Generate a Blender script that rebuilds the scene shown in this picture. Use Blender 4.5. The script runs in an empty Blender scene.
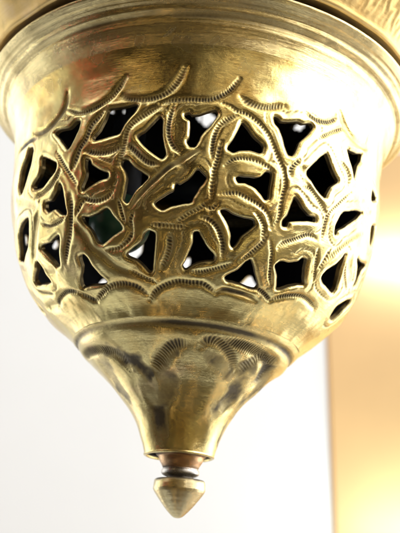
# Pierced brass lantern, seen from below in a bright shop.
import bpy, math, random
import numpy as np
from mathutils import Matrix, Vector

S = 0.06                 # metres per lantern unit (greatest bowl radius)
ZB = 1.70                # height of the bowl's widest ring above the floor
ZTIP = -1.655            # finial tip, lantern units
C = bpy.context.scene.collection
rng = np.random.default_rng(7)

# ---------------------------------------------------------------- tables
# Outer profile of the spun brass (height, radius)
ZK = np.array([.50,.40,.30,.18,.06,-.06,-.18,-.30,-.40,-.50,-.58,-.65,-.72,-.78,-.84,-.92,-1.0,-1.1,-1.2,-1.3,-1.4,-1.5])
RK = np.array([1.1084,1.0707,1.0343,1.0112,1.0025,.9977,.9809,.9516,.9204,.88,.8348,.7746,.6968,.6209,.5626,.4797,.3911,.3015,.2319,.1899,.1636,.1353])
# Chased pattern of the front, each point (angle in degrees, height) on the bowl
HOLES = [
    [(-43.8,0.01),(-42.2,0.016),(-38.2,0.005),(-35.8,0.03),(-34.4,0.028),(-34.8,-0.012),(-35.7,-0.039),(-36.9,-0.084),(-38.0,-0.104),(-39.6,-0.071),(-41.5,-0.025)],
    [(-58.1,0.025),(-55.8,0.013),(-54.7,-0.023),(-56.1,-0.099),(-61.5,-0.179),(-64.3,-0.181),(-65.1,-0.139),(-63.2,-0.076),(-61.7,-0.043),(-59.6,-0.02)],
    [(-49.2,-0.085),(-45.8,-0.115),(-42.3,-0.153),(-43.2,-0.187),(-46.5,-0.21),(-49.6,-0.232),(-54.0,-0.219),(-54.4,-0.201),(-50.3,-0.17),(-49.1,-0.136)],
    [(-41.8,-0.251),(-40.8,-0.279),(-40.7,-0.325),(-40.3,-0.398),(-42.3,-0.391),(-45.0,-0.353),(-48.0,-0.36),(-49.2,-0.335),(-48.9,-0.313),(-46.0,-0.317),(-43.0,-0.287)],
    [(-62.4,-0.321),(-59.3,-0.333),(-60.7,-0.385),(-64.3,-0.444),(-73.2,-0.479),(-81.2,-0.431),(-76.5,-0.4),(-71.3,-0.336),(-66.9,-0.326)],
    [(-45.2,-0.474),(-45.5,-0.503),(-47.2,-0.542),(-48.6,-0.592),(-50.6,-0.594),(-51.6,-0.562),(-53.7,-0.528),(-55.8,-0.497),(-54.6,-0.488),(-49.4,-0.494)],
    [(-61.8,-0.532),(-60.2,-0.548),(-59.9,-0.593),(-58.5,-0.632),(-61.2,-0.632),(-69.8,-0.61),(-70.2,-0.59),(-63.3,-0.563)],
    [(-91.0,-0.572),(-85.6,-0.603),(-84.6,-0.638),(-84.5,-0.668),(-93.6,-0.663),(-95.9,-0.63),(-93.3,-0.598)],
    [(-31.6,-0.177),(-30.3,-0.187),(-30.0,-0.211),(-27.5,-0.241),(-24.8,-0.261),(-24.8,-0.279),(-27.0,-0.282),(-29.6,-0.294),(-31.4,-0.306),(-33.1,-0.318),(-33.4,-0.3),(-32.2,-0.272),(-31.4,-0.239),(-31.7,-0.206)],
    [(-25.3,0.053),(-21.7,0.048),(-17.8,0.055),(-17.0,0.048),(-17.9,0.013),(-19.4,-0.019),(-20.9,-0.065),(-21.7,-0.083),(-25.2,-0.089),(-28.8,-0.096),(-29.5,-0.08),(-27.7,-0.051),(-26.1,-0.005)],
    [(-10.9,-0.012),(-10.0,-0.032),(-10.0,-0.095),(-9.3,-0.16),(-8.7,-0.196),(-9.5,-0.214),(-11.4,-0.195),(-13.5,-0.166),(-16.1,-0.118),(-16.4,-0.103),(-14.3,-0.081),(-12.3,-0.045)],
    [(-4.2,-0.002),(-3.2,0.005),(-2.6,-0.01),(-0.4,-0.003),(2.6,0.022),(3.6,0.025),(4.0,0.005),(2.6,-0.043),(0.7,-0.085),(0.0,-0.105),(-0.4,-0.129),(-1.1,-0.156),(-2.4,-0.158),(-3.2,-0.136),(-2.5,-0.111),(-2.4,-0.074),(-2.6,-0.03),(-3.9,-0.017)],
    [(10.8,-0.018),(11.9,-0.034),(13.9,-0.076),(16.8,-0.109),(16.5,-0.143),(13.2,-0.14),(10.5,-0.149),(8.8,-0.166),(7.4,-0.156),(7.6,-0.138),(9.2,-0.095),(10.1,-0.05)],
    [(19.4,0.047),(20.6,0.043),(21.2,0.031),(23.3,0.036),(26.6,0.055),(28.3,0.055),(30.9,0.071),(31.6,0.06),(29.7,0.011),(27.5,-0.034),(26.2,-0.095),(25.4,-0.119),(24.2,-0.12),(22.6,-0.059),(21.3,-0.005),(19.8,0.018)],
    [(34.9,-0.075),(36.6,-0.044),(37.4,-0.059),(38.9,-0.095),(40.9,-0.131),(42.4,-0.148),(39.9,-0.187),(39.1,-0.221),(38.8,-0.251),(37.1,-0.242),(34.5,-0.224),(32.7,-0.2),(31.1,-0.18),(30.9,-0.163),(33.0,-0.116)],
    [(45.5,0.042),(47.5,0.042),(50.9,0.058),(53.9,0.083),(53.4,0.046),(51.0,-0.002),(50.4,-0.033),(49.7,-0.086),(48.2,-0.034),(46.6,0.002)],
    [(63.0,-0.035),(65.6,-0.037),(69.1,-0.042),(65.1,-0.085),(62.8,-0.093),(62.8,-0.065)],
    [(46.0,-0.382),(45.5,-0.347),(46.6,-0.292),(48.0,-0.265),(54.1,-0.22),(57.4,-0.207),(55.1,-0.254),(51.4,-0.302),(49.8,-0.327),(46.8,-0.358),(46.6,-0.383)],
    [(0.1,-0.257),(0.9,-0.27),(2.3,-0.29),(1.6,-0.311),(0.6,-0.333),(-0.6,-0.37),(-1.2,-0.398),(-3.7,-0.405),(-6.9,-0.418),(-9.1,-0.434),(-10.8,-0.418),(-11.4,-0.406),(-9.7,-0.39),(-8.1,-0.373),(-6.0,-0.356),(-5.5,-0.322),(-4.7,-0.33),(-2.4,-0.307),(-1.1,-0.285)],
    [(-20.4,-0.212),(-18.9,-0.215),(-17.3,-0.247),(-14.8,-0.276),(-13.1,-0.295),(-14.8,-0.32),(-16.4,-0.34),(-17.6,-0.363),(-19.2,-0.4),(-20.3,-0.382),(-19.6,-0.345),(-19.0,-0.302),(-19.5,-0.257),(-20.6,-0.23)],
    [(-34.4,-0.429),(-32.0,-0.439),(-28.4,-0.431),(-25.7,-0.411),(-24.8,-0.426),(-24.0,-0.447),(-22.3,-0.483),(-21.5,-0.504),(-22.9,-0.514),(-25.4,-0.531),(-28.5,-0.554),(-30.2,-0.547),(-30.8,-0.517),(-31.8,-0.487),(-33.6,-0.457)],
    [(10.5,-0.277),(11.2,-0.267),(12.6,-0.267),(15.1,-0.265),(17.3,-0.254),(18.5,-0.227),(19.9,-0.222),(19.9,-0.254),(20.0,-0.292),(20.1,-0.336),(19.3,-0.347),(17.9,-0.326),(16.0,-0.302),(13.0,-0.289),(11.2,-0.294)],
    [(27.9,-0.301),(29.0,-0.31),(31.5,-0.34),(34.1,-0.358),(36.4,-0.357),(36.7,-0.373),(34.8,-0.378),(31.0,-0.391),(27.8,-0.408),(27.5,-0.431),(26.2,-0.436),(25.9,-0.415),(27.1,-0.388),(27.5,-0.347)],
    [(7.1,-0.424),(8.5,-0.418),(10.6,-0.434),(13.6,-0.441),(16.8,-0.441),(17.4,-0.459),(15.9,-0.484),(13.9,-0.517),(12.8,-0.55),(12.1,-0.563),(11.3,-0.549),(11.2,-0.518),(10.2,-0.484),(8.8,-0.454)],
    [(0.1,-0.522),(1.3,-0.517),(2.3,-0.543),(4.3,-0.575),(6.8,-0.602),(6.7,-0.619),(4.5,-0.622),(1.7,-0.632),(-0.4,-0.647),(-2.0,-0.658),(-2.7,-0.648),(-1.5,-0.62),(-0.4,-0.587),(0.3,-0.557)],
    [(-14.5,-0.529),(-13.0,-0.518),(-11.5,-0.527),(-11.7,-0.569),(-12.3,-0.612),(-13.1,-0.66),(-14.0,-0.67),(-15.4,-0.653),(-17.4,-0.628),(-20.8,-0.608),(-20.3,-0.598),(-16.7,-0.574),(-15.0,-0.553)],
    [(-38.4,-0.585),(-36.5,-0.582),(-35.5,-0.599),(-35.1,-0.629),(-33.8,-0.664),(-31.7,-0.691),(-34.0,-0.699),(-39.3,-0.691),(-43.8,-0.695),(-42.6,-0.668),(-38.9,-0.627)],
    [(11.7,-0.673),(14.4,-0.654),(16.0,-0.638),(17.3,-0.609),(18.6,-0.595),(19.7,-0.612),(21.7,-0.648),(24.5,-0.683),(24.3,-0.694),(21.0,-0.693),(17.7,-0.688),(14.6,-0.685),(12.8,-0.685)],
    [(27.5,-0.597),(28.6,-0.578),(31.3,-0.577),(35.1,-0.56),(36.4,-0.538),(37.7,-0.538),(38.1,-0.558),(38.9,-0.584),(40.3,-0.613),(42.1,-0.63),(39.1,-0.637),(35.7,-0.655),(33.6,-0.672),(32.1,-0.675),(31.2,-0.655),(29.4,-0.622)],
    [(54.1,-0.433),(54.2,-0.462),(54.3,-0.499),(55.2,-0.533),(56.4,-0.565),(58.0,-0.585),(57.5,-0.602),(54.8,-0.6),(49.6,-0.59),(47.5,-0.573),(48.4,-0.542),(51.2,-0.506),(53.0,-0.468)],
    [(62.8,-0.403),(67.9,-0.398),(76.4,-0.362),(72.0,-0.411),(71.6,-0.451),(71.2,-0.506),(69.5,-0.509),(68.8,-0.472),(65.8,-0.437)],
    [(76.2,-0.548),(78.5,-0.558),(76.5,-0.605),(75.9,-0.645),(75.2,-0.664),(71.6,-0.669),(69.1,-0.654),(67.8,-0.629),(70.8,-0.59)],
    [(67.2,-0.206),(73.8,-0.163),(75.4,-0.224),(75.6,-0.267),(70.2,-0.261)],
]
GROOVES = [
    (2,0,[(-68.9,0.088),(-59.4,0.068),(-53.2,0.045)]),
    (2,0,[(-54.8,0.083),(-51.0,0.056),(-46.1,0.062),(-42.0,0.096),(-40.2,0.138),(-39.6,0.203)]),
    (2,1,[(-39.7,0.114),(-36.5,0.081),(-33.6,0.066),(-29.4,0.075),(-25.5,0.106),(-23.3,0.141),(-21.4,0.181),(-20.6,0.198)]),
    (2,1,[(-21.4,0.109),(-19.6,0.089),(-16.3,0.077),(-12.3,0.082),(-9.0,0.109),(-6.6,0.159),(-4.7,0.233)]),
    (2,1,[(-10.8,0.05),(-8.8,0.06),(-5.7,0.07),(-1.9,0.072),(1.9,0.077),(4.9,0.103),(7.4,0.144),(9.3,0.199)]),
    (2,1,[(9.9,0.107),(11.8,0.087),(14.6,0.077),(17.3,0.083),(20.1,0.102),(22.2,0.113)]),
    (2,1,[(28.7,0.119),(31.1,0.103),(33.6,0.103),(36.5,0.119),(39.2,0.154),(39.4,0.177)]),
    (3,0,[(40.9,0.204),(43.5,0.156),(47.2,0.121),(51.8,0.121),(56.4,0.149),(57.9,0.24)]),
    (1,1,[(33.8,0.016),(35.6,0.043),(39.4,0.092),(43.6,0.141)]),
    (2,1,[(-10.8,0.035),(-13.8,0.007),(-17.4,-0.038),(-19.2,-0.074),(-19.9,-0.12),(-20.7,-0.189),(-21.5,-0.232)]),
    (2,1,[(-19.3,-0.136),(-17.0,-0.173),(-15.4,-0.201),(-13.2,-0.23),(-10.5,-0.24)]),
    (2,1,[(-31.6,-0.14),(-27.5,-0.163),(-23.9,-0.164),(-21.6,-0.15),(-20.4,-0.134)]),
    (2,1,[(-25.9,0.061),(-28.1,0.022),(-30.4,-0.015),(-31.5,-0.073),(-33.4,-0.119),(-34.7,-0.163),(-36.2,-0.212)]),
    (2,1,[(-7.2,0.043),(-8.0,-0.012),(-8.3,-0.076),(-7.9,-0.124),(-6.5,-0.165),(-4.8,-0.191)]),
    (2,0,[(0.0,-0.169),(-3.5,-0.209),(-7.3,-0.249),(-10.4,-0.292),(-13.6,-0.337),(-16.5,-0.382),(-18.3,-0.422)]),
    (2,1,[(9.1,0.012),(6.9,-0.014),(4.7,-0.054),(3.6,-0.109),(3.3,-0.169),(3.5,-0.205)]),
    (1,1,[(5.4,-0.124),(5.1,-0.166),(4.8,-0.211),(4.2,-0.256),(4.0,-0.321),(4.1,-0.385)]),
    (1,1,[(5.3,0.063),(7.2,0.053),(9.3,0.033),(11.5,0.031),(14.8,0.002),(17.1,-0.034),(18.9,-0.076),(21.0,-0.139),(23.2,-0.199),(24.2,-0.264),(24.1,-0.308),(24.0,-0.352),(24.0,-0.418),(22.0,-0.458)]),
    (1,1,[(7.0,-0.229),(8.7,-0.202),(10.7,-0.189),(13.4,-0.185),(16.2,-0.19),(19.2,-0.206),(20.7,-0.219)]),
    (1,1,[(6.4,-0.355),(8.5,-0.347),(11.2,-0.341),(14.2,-0.355),(16.9,-0.368),(18.8,-0.383),(20.7,-0.407),(22.3,-0.457)]),
    (1,1,[(30.2,-0.245),(32.2,-0.24),(34.7,-0.26),(37.4,-0.287),(40.7,-0.326)]),
    (1,1,[(42.8,-0.048),(45.3,-0.066),(47.1,-0.1),(47.2,-0.145)]),
    (1,1,[(48.6,-0.166),(44.5,-0.247),(41.3,-0.313),(40.7,-0.363),(40.9,-0.436)]),
    (3,0,[(59.5,0.07),(58.9,-0.008),(57.0,-0.089)]),
    (3,0,[(55.3,-0.155),(60.3,-0.16),(65.1,-0.168)]),
    (1,1,[(-40.7,-0.194),(-44.4,-0.244),(-49.3,-0.264),(-53.9,-0.269)]),
    (1,1,[(-41.9,-0.1),(-39.9,-0.159),(-37.7,-0.216),(-35.1,-0.281)]),
    (1,1,[(-52.0,-0.397),(-47.7,-0.424),(-42.8,-0.421),(-40.8,-0.406)]),
    (2,1,[(-37.6,-0.322),(-38.2,-0.387),(-39.7,-0.471),(-41.9,-0.528),(-44.7,-0.59)]),
    (3,0,[(-66.8,-0.196),(-59.4,-0.264),(-52.2,-0.316)]),
    (3,0,[(-52.6,-0.338),(-55.8,-0.4),(-59.5,-0.463),(-63.3,-0.526)]),
    (2,1,[(-34.0,-0.343),(-29.3,-0.373),(-25.4,-0.365),(-23.2,-0.338)]),
    (1,1,[(-21.8,-0.383),(-21.1,-0.443),(-20.4,-0.477)]),
    (1,1,[(-17.5,-0.439),(-18.5,-0.471),(-18.1,-0.503)]),
    (2,1,[(-18.1,-0.512),(-19.6,-0.549),(-23.3,-0.577),(-27.5,-0.578)]),
    (3,0,[(-37.2,-0.443),(-34.2,-0.502),(-32.2,-0.555),(-28.8,-0.599),(-25.5,-0.639),(-20.9,-0.66)]),
    (1,1,[(-20.9,-0.66),(-17.7,-0.679),(-15.0,-0.69),(-12.7,-0.701)]),
    (2,1,[(-46.4,-0.709),(-43.6,-0.728),(-40.9,-0.746)]),
    (2,1,[(-40.9,-0.746),(-34.8,-0.719),(-29.8,-0.704),(-24.6,-0.703),(-20.3,-0.715),(-16.6,-0.74)]),
    (2,1,[(-16.0,-0.76),(-13.3,-0.734),(-9.2,-0.714),(-4.4,-0.7),(-0.1,-0.701),(4.2,-0.701),(7.4,-0.715),(10.0,-0.729)]),
    (2,0,[(9.9,-0.726),(12.6,-0.715),(17.3,-0.716),(22.5,-0.721),(26.4,-0.729)]),
    (2,1,[(24.4,-0.689),(28.0,-0.7),(32.0,-0.718)]),
    (2,1,[(32.0,-0.718),(34.5,-0.7),(38.8,-0.681),(44.1,-0.669),(49.6,-0.673),(55.1,-0.684)]),
    (2,1,[(-66.7,-0.716),(-59.4,-0.695),(-52.0,-0.689),(-46.0,-0.705)]),
    (1,1,[(-73.3,-0.615),(-68.6,-0.65),(-61.9,-0.672)]),
    (3,0,[(-75.6,-0.69),(-65.4,-0.711)]),
    (3,0,[(-59.7,-0.563),(-55.9,-0.594),(-51.6,-0.599)]),
    (2,1,[(-7.1,-0.531),(-7.1,-0.575),(-8.2,-0.619),(-10.0,-0.658)]),
    (2,1,[(1.8,-0.457),(4.3,-0.466),(6.6,-0.494),(8.1,-0.532),(9.0,-0.562),(9.3,-0.602)]),
    (1,1,[(-0.4,-0.66),(3.0,-0.662),(6.8,-0.65),(10.5,-0.635),(12.6,-0.622)]),
    (1,1,[(3.3,-0.39),(1.3,-0.421),(-1.9,-0.448),(-5.1,-0.483)]),
    (1,1,[(-12.0,-0.491),(-9.7,-0.496),(-6.3,-0.499),(-2.3,-0.501)]),
    (1,1,[(26.1,-0.528),(27.6,-0.503),(31.2,-0.473),(35.1,-0.439),(38.4,-0.442)]),
    (1,1,[(22.9,-0.506),(24.5,-0.549),(25.3,-0.587),(26.9,-0.637),(28.8,-0.665)]),
    (1,1,[(40.5,-0.482),(41.9,-0.538),(44.3,-0.598)]),
    (3,1,[(61.0,-0.291),(54.1,-0.375),(48.6,-0.453),(45.4,-0.506)]),
    (1,1,[(56.3,-0.461),(58.5,-0.512),(65.2,-0.552)]),
    (3,0,[(58.1,-0.421),(59.6,-0.482),(66.7,-0.524)]),
    (1,1,[(27.7,-0.131),(25.5,-0.18),(25.3,-0.217)]),
    (1,1,[(15.3,-0.61),(18.2,-0.567),(20.6,-0.524),(21.8,-0.484)]),
    (3,0,[(28.0,-0.168),(30.9,-0.19),(30.8,-0.237)]),
    (1,1,[(17.1,-0.41),(20.1,-0.456),(20.3,-0.504)]),
    (3,0,[(-5.8,-0.222),(-3.6,-0.247),(-4.5,-0.291),(-7.7,-0.326)]),
    (1,1,[(2.9,-0.411),(4.6,-0.417),(6.1,-0.393)]),
    (1,1,[(45.5,-0.459),(44.9,-0.517),(43.8,-0.557)]),
    (1,1,[(-31.9,-0.345),(-34.3,-0.377),(-36.1,-0.412)]),
    (5,0,[(-63.5,-0.946),(-70.3,-0.988),(-71.3,-1.049),(-69.0,-1.116)]),
    (5,0,[(-59.0,-0.919),(-51.4,-0.932),(-43.9,-0.958),(-35.2,-0.98),(-30.1,-1.017),(-29.4,-1.069)]),
    (6,1,[(-21.8,-1.016),(-17.2,-0.977),(-12.4,-0.948),(-6.8,-0.922),(0.4,-0.912)]),
    (6,1,[(-90.9,-0.887),(-67.9,-0.9),(-55.7,-0.914),(-48.5,-0.938),(-44.6,-0.97),(-43.0,-1.007)]),
    (5,0,[(-18.5,-0.992),(-12.6,-0.956),(-5.7,-0.93)]),
    (5,0,[(-27.7,-1.046),(-32.6,-1.084),(-32.2,-1.134),(-24.1,-1.153),(-14.3,-1.119),(-12.3,-1.071),(-18.9,-1.04)]),
    (5,0,[(-26.4,-1.153),(-27.5,-1.222),(-27.5,-1.311)]),
    (6,1,[(8.9,-0.922),(10.3,-0.899),(15.6,-0.894),(22.5,-0.914),(29.1,-0.945),(36.5,-0.993)]),
    (5,0,[(16.5,-0.957),(25.3,-0.981),(35.8,-1.002)]),
    (6,1,[(38.5,-0.982),(43.6,-0.946),(50.0,-0.917),(65.2,-0.906)]),
    (5,0,[(37.5,-1.001),(42.8,-0.968),(48.9,-0.932)]),
    (5,0,[(41.8,-1.003),(49.4,-1.057),(49.4,-1.112),(40.8,-1.147),(42.1,-1.173)]),
    (5,0,[(43.8,-1.098),(58.1,-1.132)]),
    (5,0,[(60.3,-0.93),(64.9,-0.968),(67.8,-1.003)]),
]
# holes of the sides and the back
BACK_HOLES = [
    [(209.3,0.104),(204.8,0.117),(199.7,0.16),(200.2,0.084),(202.8,0.024),(207.3,0.027)],
    [(217.2,-0.213),(214.2,-0.155),(210.8,-0.219),(218.3,-0.282)],
    [(185.2,0.067),(182.6,0.079),(180.7,0.097),(180.9,0.037),(182.6,-0.009),(185.8,0.008)],
    [(161.4,-0.118),(156.6,-0.029),(153.4,-0.136),(157.1,-0.182)],
    [(262.5,-0.179),(257.4,-0.148),(257.7,-0.194),(262.3,-0.239)],
    [(240.9,-0.105),(238.9,-0.038),(237.2,-0.046),(238.6,-0.097)],
    [(138.2,-0.251),(139.2,-0.279),(139.3,-0.325),(139.7,-0.398),(137.7,-0.391),(135.0,-0.353),(132.0,-0.36),(130.8,-0.335),(131.1,-0.313),(134.0,-0.317),(137.0,-0.287)],
    [(134.8,-0.474),(134.5,-0.503),(132.8,-0.542),(131.4,-0.592),(129.4,-0.594),(128.4,-0.562),(126.3,-0.528),(124.2,-0.497),(125.4,-0.488),(130.6,-0.494)],
    [(118.2,-0.532),(119.8,-0.548),(120.1,-0.593),(121.5,-0.632),(118.8,-0.632),(110.2,-0.61),(109.8,-0.59),(116.7,-0.563)],
    [(169.1,-0.012),(170.0,-0.032),(170.0,-0.095),(170.7,-0.16),(171.3,-0.196),(170.5,-0.214),(168.6,-0.195),(166.5,-0.166),(163.9,-0.118),(163.6,-0.103),(165.7,-0.081),(167.7,-0.045)],
    [(225.5,0.042),(227.5,0.042),(230.9,0.058),(233.9,0.083),(233.4,0.046),(231.0,-0.002),(230.4,-0.033),(229.7,-0.086),(228.2,-0.034),(226.6,0.002)],
    [(226.0,-0.382),(225.5,-0.347),(226.6,-0.292),(228.0,-0.265),(234.1,-0.22),(237.4,-0.207),(235.1,-0.254),(231.4,-0.302),(229.8,-0.327),(226.8,-0.358),(226.6,-0.383)],
    [(180.1,-0.257),(180.9,-0.27),(182.3,-0.29),(181.6,-0.311),(180.6,-0.333),(179.4,-0.37),(178.8,-0.398),(176.3,-0.405),(173.1,-0.418),(170.9,-0.434),(169.2,-0.418),(168.6,-0.406),(170.3,-0.39),(171.9,-0.373),(174.0,-0.356),(174.5,-0.322),(175.3,-0.33),(177.6,-0.307),(178.9,-0.285)],
    [(159.6,-0.212),(161.1,-0.215),(162.7,-0.247),(165.2,-0.276),(166.9,-0.295),(165.2,-0.32),(163.6,-0.34),(162.4,-0.363),(160.8,-0.4),(159.7,-0.382),(160.4,-0.345),(161.0,-0.302),(160.5,-0.257),(159.4,-0.23)],
    [(145.6,-0.429),(148.0,-0.439),(151.6,-0.431),(154.3,-0.411),(155.2,-0.426),(156.0,-0.447),(157.7,-0.483),(158.5,-0.504),(157.1,-0.514),(154.6,-0.531),(151.5,-0.554),(149.8,-0.547),(149.2,-0.517),(148.2,-0.487),(146.4,-0.457)],
    [(190.5,-0.277),(191.2,-0.267),(192.6,-0.267),(195.1,-0.265),(197.3,-0.254),(198.5,-0.227),(199.9,-0.222),(199.9,-0.254),(200.0,-0.292),(200.1,-0.336),(199.3,-0.347),(197.9,-0.326),(196.0,-0.302),(193.0,-0.289),(191.2,-0.294)],
    [(187.1,-0.424),(188.5,-0.418),(190.6,-0.434),(193.6,-0.441),(196.8,-0.441),(197.4,-0.459),(195.9,-0.484),(193.9,-0.517),(192.8,-0.55),(192.1,-0.563),(191.3,-0.549),(191.2,-0.518),(190.2,-0.484),(188.8,-0.454)],
    [(180.1,-0.522),(181.3,-0.517),(182.3,-0.543),(184.3,-0.575),(186.8,-0.602),(186.7,-0.619),(184.5,-0.622),(181.7,-0.632),(179.6,-0.647),(178.0,-0.658),(177.3,-0.648),(178.5,-0.62),(179.6,-0.587),(180.3,-0.557)],
    [(165.5,-0.529),(167.0,-0.518),(168.5,-0.527),(168.3,-0.569),(167.7,-0.612),(166.9,-0.66),(166.0,-0.67),(164.6,-0.653),(162.6,-0.628),(159.2,-0.608),(159.7,-0.598),(163.3,-0.574),(165.0,-0.553)],
    [(141.6,-0.585),(143.5,-0.582),(144.5,-0.599),(144.9,-0.629),(146.2,-0.664),(148.3,-0.691),(146.0,-0.699),(140.7,-0.691),(136.2,-0.695),(137.4,-0.668),(141.1,-0.627)],
    [(191.7,-0.673),(194.4,-0.654),(196.0,-0.638),(197.3,-0.609),(198.6,-0.595),(199.7,-0.612),(201.7,-0.648),(204.5,-0.683),(204.3,-0.694),(201.0,-0.693),(197.7,-0.688),(194.6,-0.685),(192.8,-0.685)],
    [(207.5,-0.597),(208.6,-0.578),(211.3,-0.577),(215.1,-0.56),(216.4,-0.538),(217.7,-0.538),(218.1,-0.558),(218.9,-0.584),(220.3,-0.613),(222.1,-0.63),(219.1,-0.637),(215.7,-0.655),(213.6,-0.672),(212.1,-0.675),(211.2,-0.655),(209.4,-0.622)],
    [(234.1,-0.433),(234.2,-0.462),(234.3,-0.499),(235.2,-0.533),(236.4,-0.565),(238.0,-0.585),(237.5,-0.602),(234.8,-0.6),(229.6,-0.59),(227.5,-0.573),(228.4,-0.542),(231.2,-0.506),(233.0,-0.468)],
    [(85.1,-0.012),(86.0,-0.032),(86.0,-0.095),(86.7,-0.16),(87.3,-0.196),(86.5,-0.214),(84.6,-0.195),(82.5,-0.166),(79.9,-0.118),(79.6,-0.103),(81.7,-0.081),(83.7,-0.045)],
    [(91.8,-0.002),(92.8,0.005),(93.4,-0.01),(95.6,-0.003),(98.6,0.022),(99.6,0.025),(100.0,0.005),(98.6,-0.043),(96.7,-0.085),(96.0,-0.105),(95.6,-0.129),(94.9,-0.156),(93.6,-0.158),(92.8,-0.136),(93.5,-0.111),(93.6,-0.074),(93.4,-0.03),(92.1,-0.017)],
    [(96.1,-0.522),(97.3,-0.517),(98.3,-0.543),(100.3,-0.575),(102.8,-0.602),(102.7,-0.619),(100.5,-0.622),(97.7,-0.632),(95.6,-0.647),(94.0,-0.658),(93.3,-0.648),(94.5,-0.62),(95.6,-0.587),(96.3,-0.557)],
]

# ---------------------------------------------------------------- helpers
def pchip(x, y, xi):
    x = x[::-1]; y = y[::-1]
    h = np.diff(x); d = np.diff(y) / h
    m = np.zeros_like(y); m[0] = d[0]; m[-1] = d[-1]
    m[1:-1] = (d[:-1]*h[1:] + d[1:]*h[:-1]) / (h[:-1] + h[1:])
    i = np.clip(np.searchsorted(x, xi) - 1, 0, len(h) - 1)
    t = (xi - x[i]) / h[i]
    return ((1+2*t)*(1-t)**2*y[i] + t*(1-t)**2*h[i]*m[i] + t*t*(3-2*t)*y[i+1] + t*t*(t-1)*h[i]*m[i+1])

def vnoise(u, v, su, sv, seed, wrap=None):
    """smooth value noise in -1..1; wrap = number of cells round u"""
    r = np.random.default_rng(seed)
    G = r.uniform(-1, 1, (512, 512))
    a = u / su; b = v / sv
    ia = np.floor(a).astype(int); ib = np.floor(b).astype(int)
    fa = a - ia; fb = b - ib
    fa = fa*fa*fa*(fa*(fa*6-15)+10); fb = fb*fb*fb*(fb*(fb*6-15)+10)
    w = wrap or 512
    g = lambda i, j: G[np.mod(i, w), np.mod(j, 512)]
    return ((g(ia, ib)*(1-fa) + g(ia+1, ib)*fa)*(1-fb) + (g(ia, ib+1)*(1-fa) + g(ia+1, ib+1)*fa)*fb)

def obj(name, me, parent=None, mats=()):
    o = bpy.data.objects.new(name, me); C.objects.link(o)
    for m in mats: me.materials.append(m)
    if parent: o.parent = parent
    return o

def tag(o, label, cat, group=None):
    o['label'] = label; o['category'] = cat
    if group: o['group'] = group
    return o

def raw_mesh(name, V, loops, starts, mat=None, smooth=True):
    me = bpy.data.meshes.new(name)
    me.vertices.add(len(V)); me.vertices.foreach_set('co', np.ascontiguousarray(V, dtype=np.float32).ravel())
    me.loops.add(len(loops)); me.loops.foreach_set('vertex_index', np.asarray(loops, dtype=np.int32))
    me.polygons.add(len(starts)); me.polygons.foreach_set('loop_start', np.asarray(starts, dtype=np.int32))
    if mat is not None: me.polygons.foreach_set('material_index', np.asarray(mat, dtype=np.int32))
    me.update(calc_edges=True)
    me.validate()
    if smooth: me.polygons.foreach_set('use_smooth', np.ones(len(me.polygons), dtype=bool))
    return me

def attr(me, name, kind, data):
    a = me.attributes.new(name, kind, 'POINT')
    a.data.foreach_set('vector' if kind == 'FLOAT_VECTOR' else 'value', np.ascontiguousarray(data, dtype=np.float32).ravel())

def lathe(name, prof, parent, mats, n=256, fn=None, sub=6, patina_shade=None, drop=None):
    """revolve (z, r) points (lantern units), smoothed, with optional angular displacement"""
    P = np.array(prof, float)
    k = len(P); out = []
    for i in range(k-1):
        p0, p1, p2, p3 = P[max(i-1,0)], P[i], P[i+1], P[min(i+2,k-1)]
        for s in np.linspace(0, 1, sub, endpoint=False):
            out.append(.5*((2*p1)+(p2-p0)*s+(2*p0-5*p1+4*p2-p3)*s*s+(3*p1-p0-3*p2+p3)*s**3) if sub > 1 else p1)
    out.append(P[-1]); Q = np.array(out)
    th = np.linspace(-math.pi, math.pi, n, endpoint=False)
    T = np.concatenate([[0], np.cumsum(np.hypot(np.diff(Q[:,0]), np.diff(Q[:,1])))])
    Z = np.repeat(Q[:,0][:,None], n, 1); R = np.repeat(np.maximum(Q[:,1],1e-4)[:,None], n, 1)
    TH = np.repeat(th[None], len(Q), 0); TT = np.repeat(T[:,None], n, 1)
    if fn is not None:
        dz, dr = fn(TH, Z, R, TT); Z = Z+dz; R = R+dr
    V = np.stack([R*np.sin(TH), -R*np.cos(TH), Z-ZTIP], -1).reshape(-1, 3)*S
    i, j = np.meshgrid(np.arange(len(Q)-1), np.arange(n), indexing='ij')
    j2 = (j+1) % n
    F = np.stack([i*n+j, (i+1)*n+j, (i+1)*n+j2, i*n+j2], -1).reshape(-1, 4)
    if drop is not None: F = F[~drop(np.degrees(TH).ravel()[F].mean(1) % 360, Z.ravel()[F].mean(1))]
    me = raw_mesh(name, V, F.ravel(), np.arange(len(F))*4)
    attr(me, 'uvm', 'FLOAT_VECTOR', np.stack([TH, TT, Z], -1).reshape(-1, 3))
    pt = np.zeros(len(V)) if patina_shade is None else patina_shade(TH, Z, R).ravel()
    attr(me, 'patina_shade', 'FLOAT', pt)
    return obj(name, me, parent, mats)

# ---------------------------------------------------------------- materials
def N(nt, kind, **kw):
    n = nt.nodes.new(kind)
    for k, v in kw.items():
        if k in n.inputs.keys(): n.inputs[k].default_value = v
        else: setattr(n, k, v)
    return n

def new_mat(name):
    m = bpy.data.materials.new(name); m.use_nodes = True
    nt = m.node_tree; return m, nt, nt.nodes['Principled BSDF']

def ramp(nt, fac, stops):
    r = nt.nodes.new('ShaderNodeValToRGB'); nt.links.new(fac, r.inputs[0])
    r.color_ramp.interpolation = 'EASE'; e = r.color_ramp.elements
    while len(e) < len(stops): e.new(.5)
    for q, (p, c) in zip(e, stops): q.position = p; q.color = (*c, 1)
    return r.outputs[0]

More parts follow.
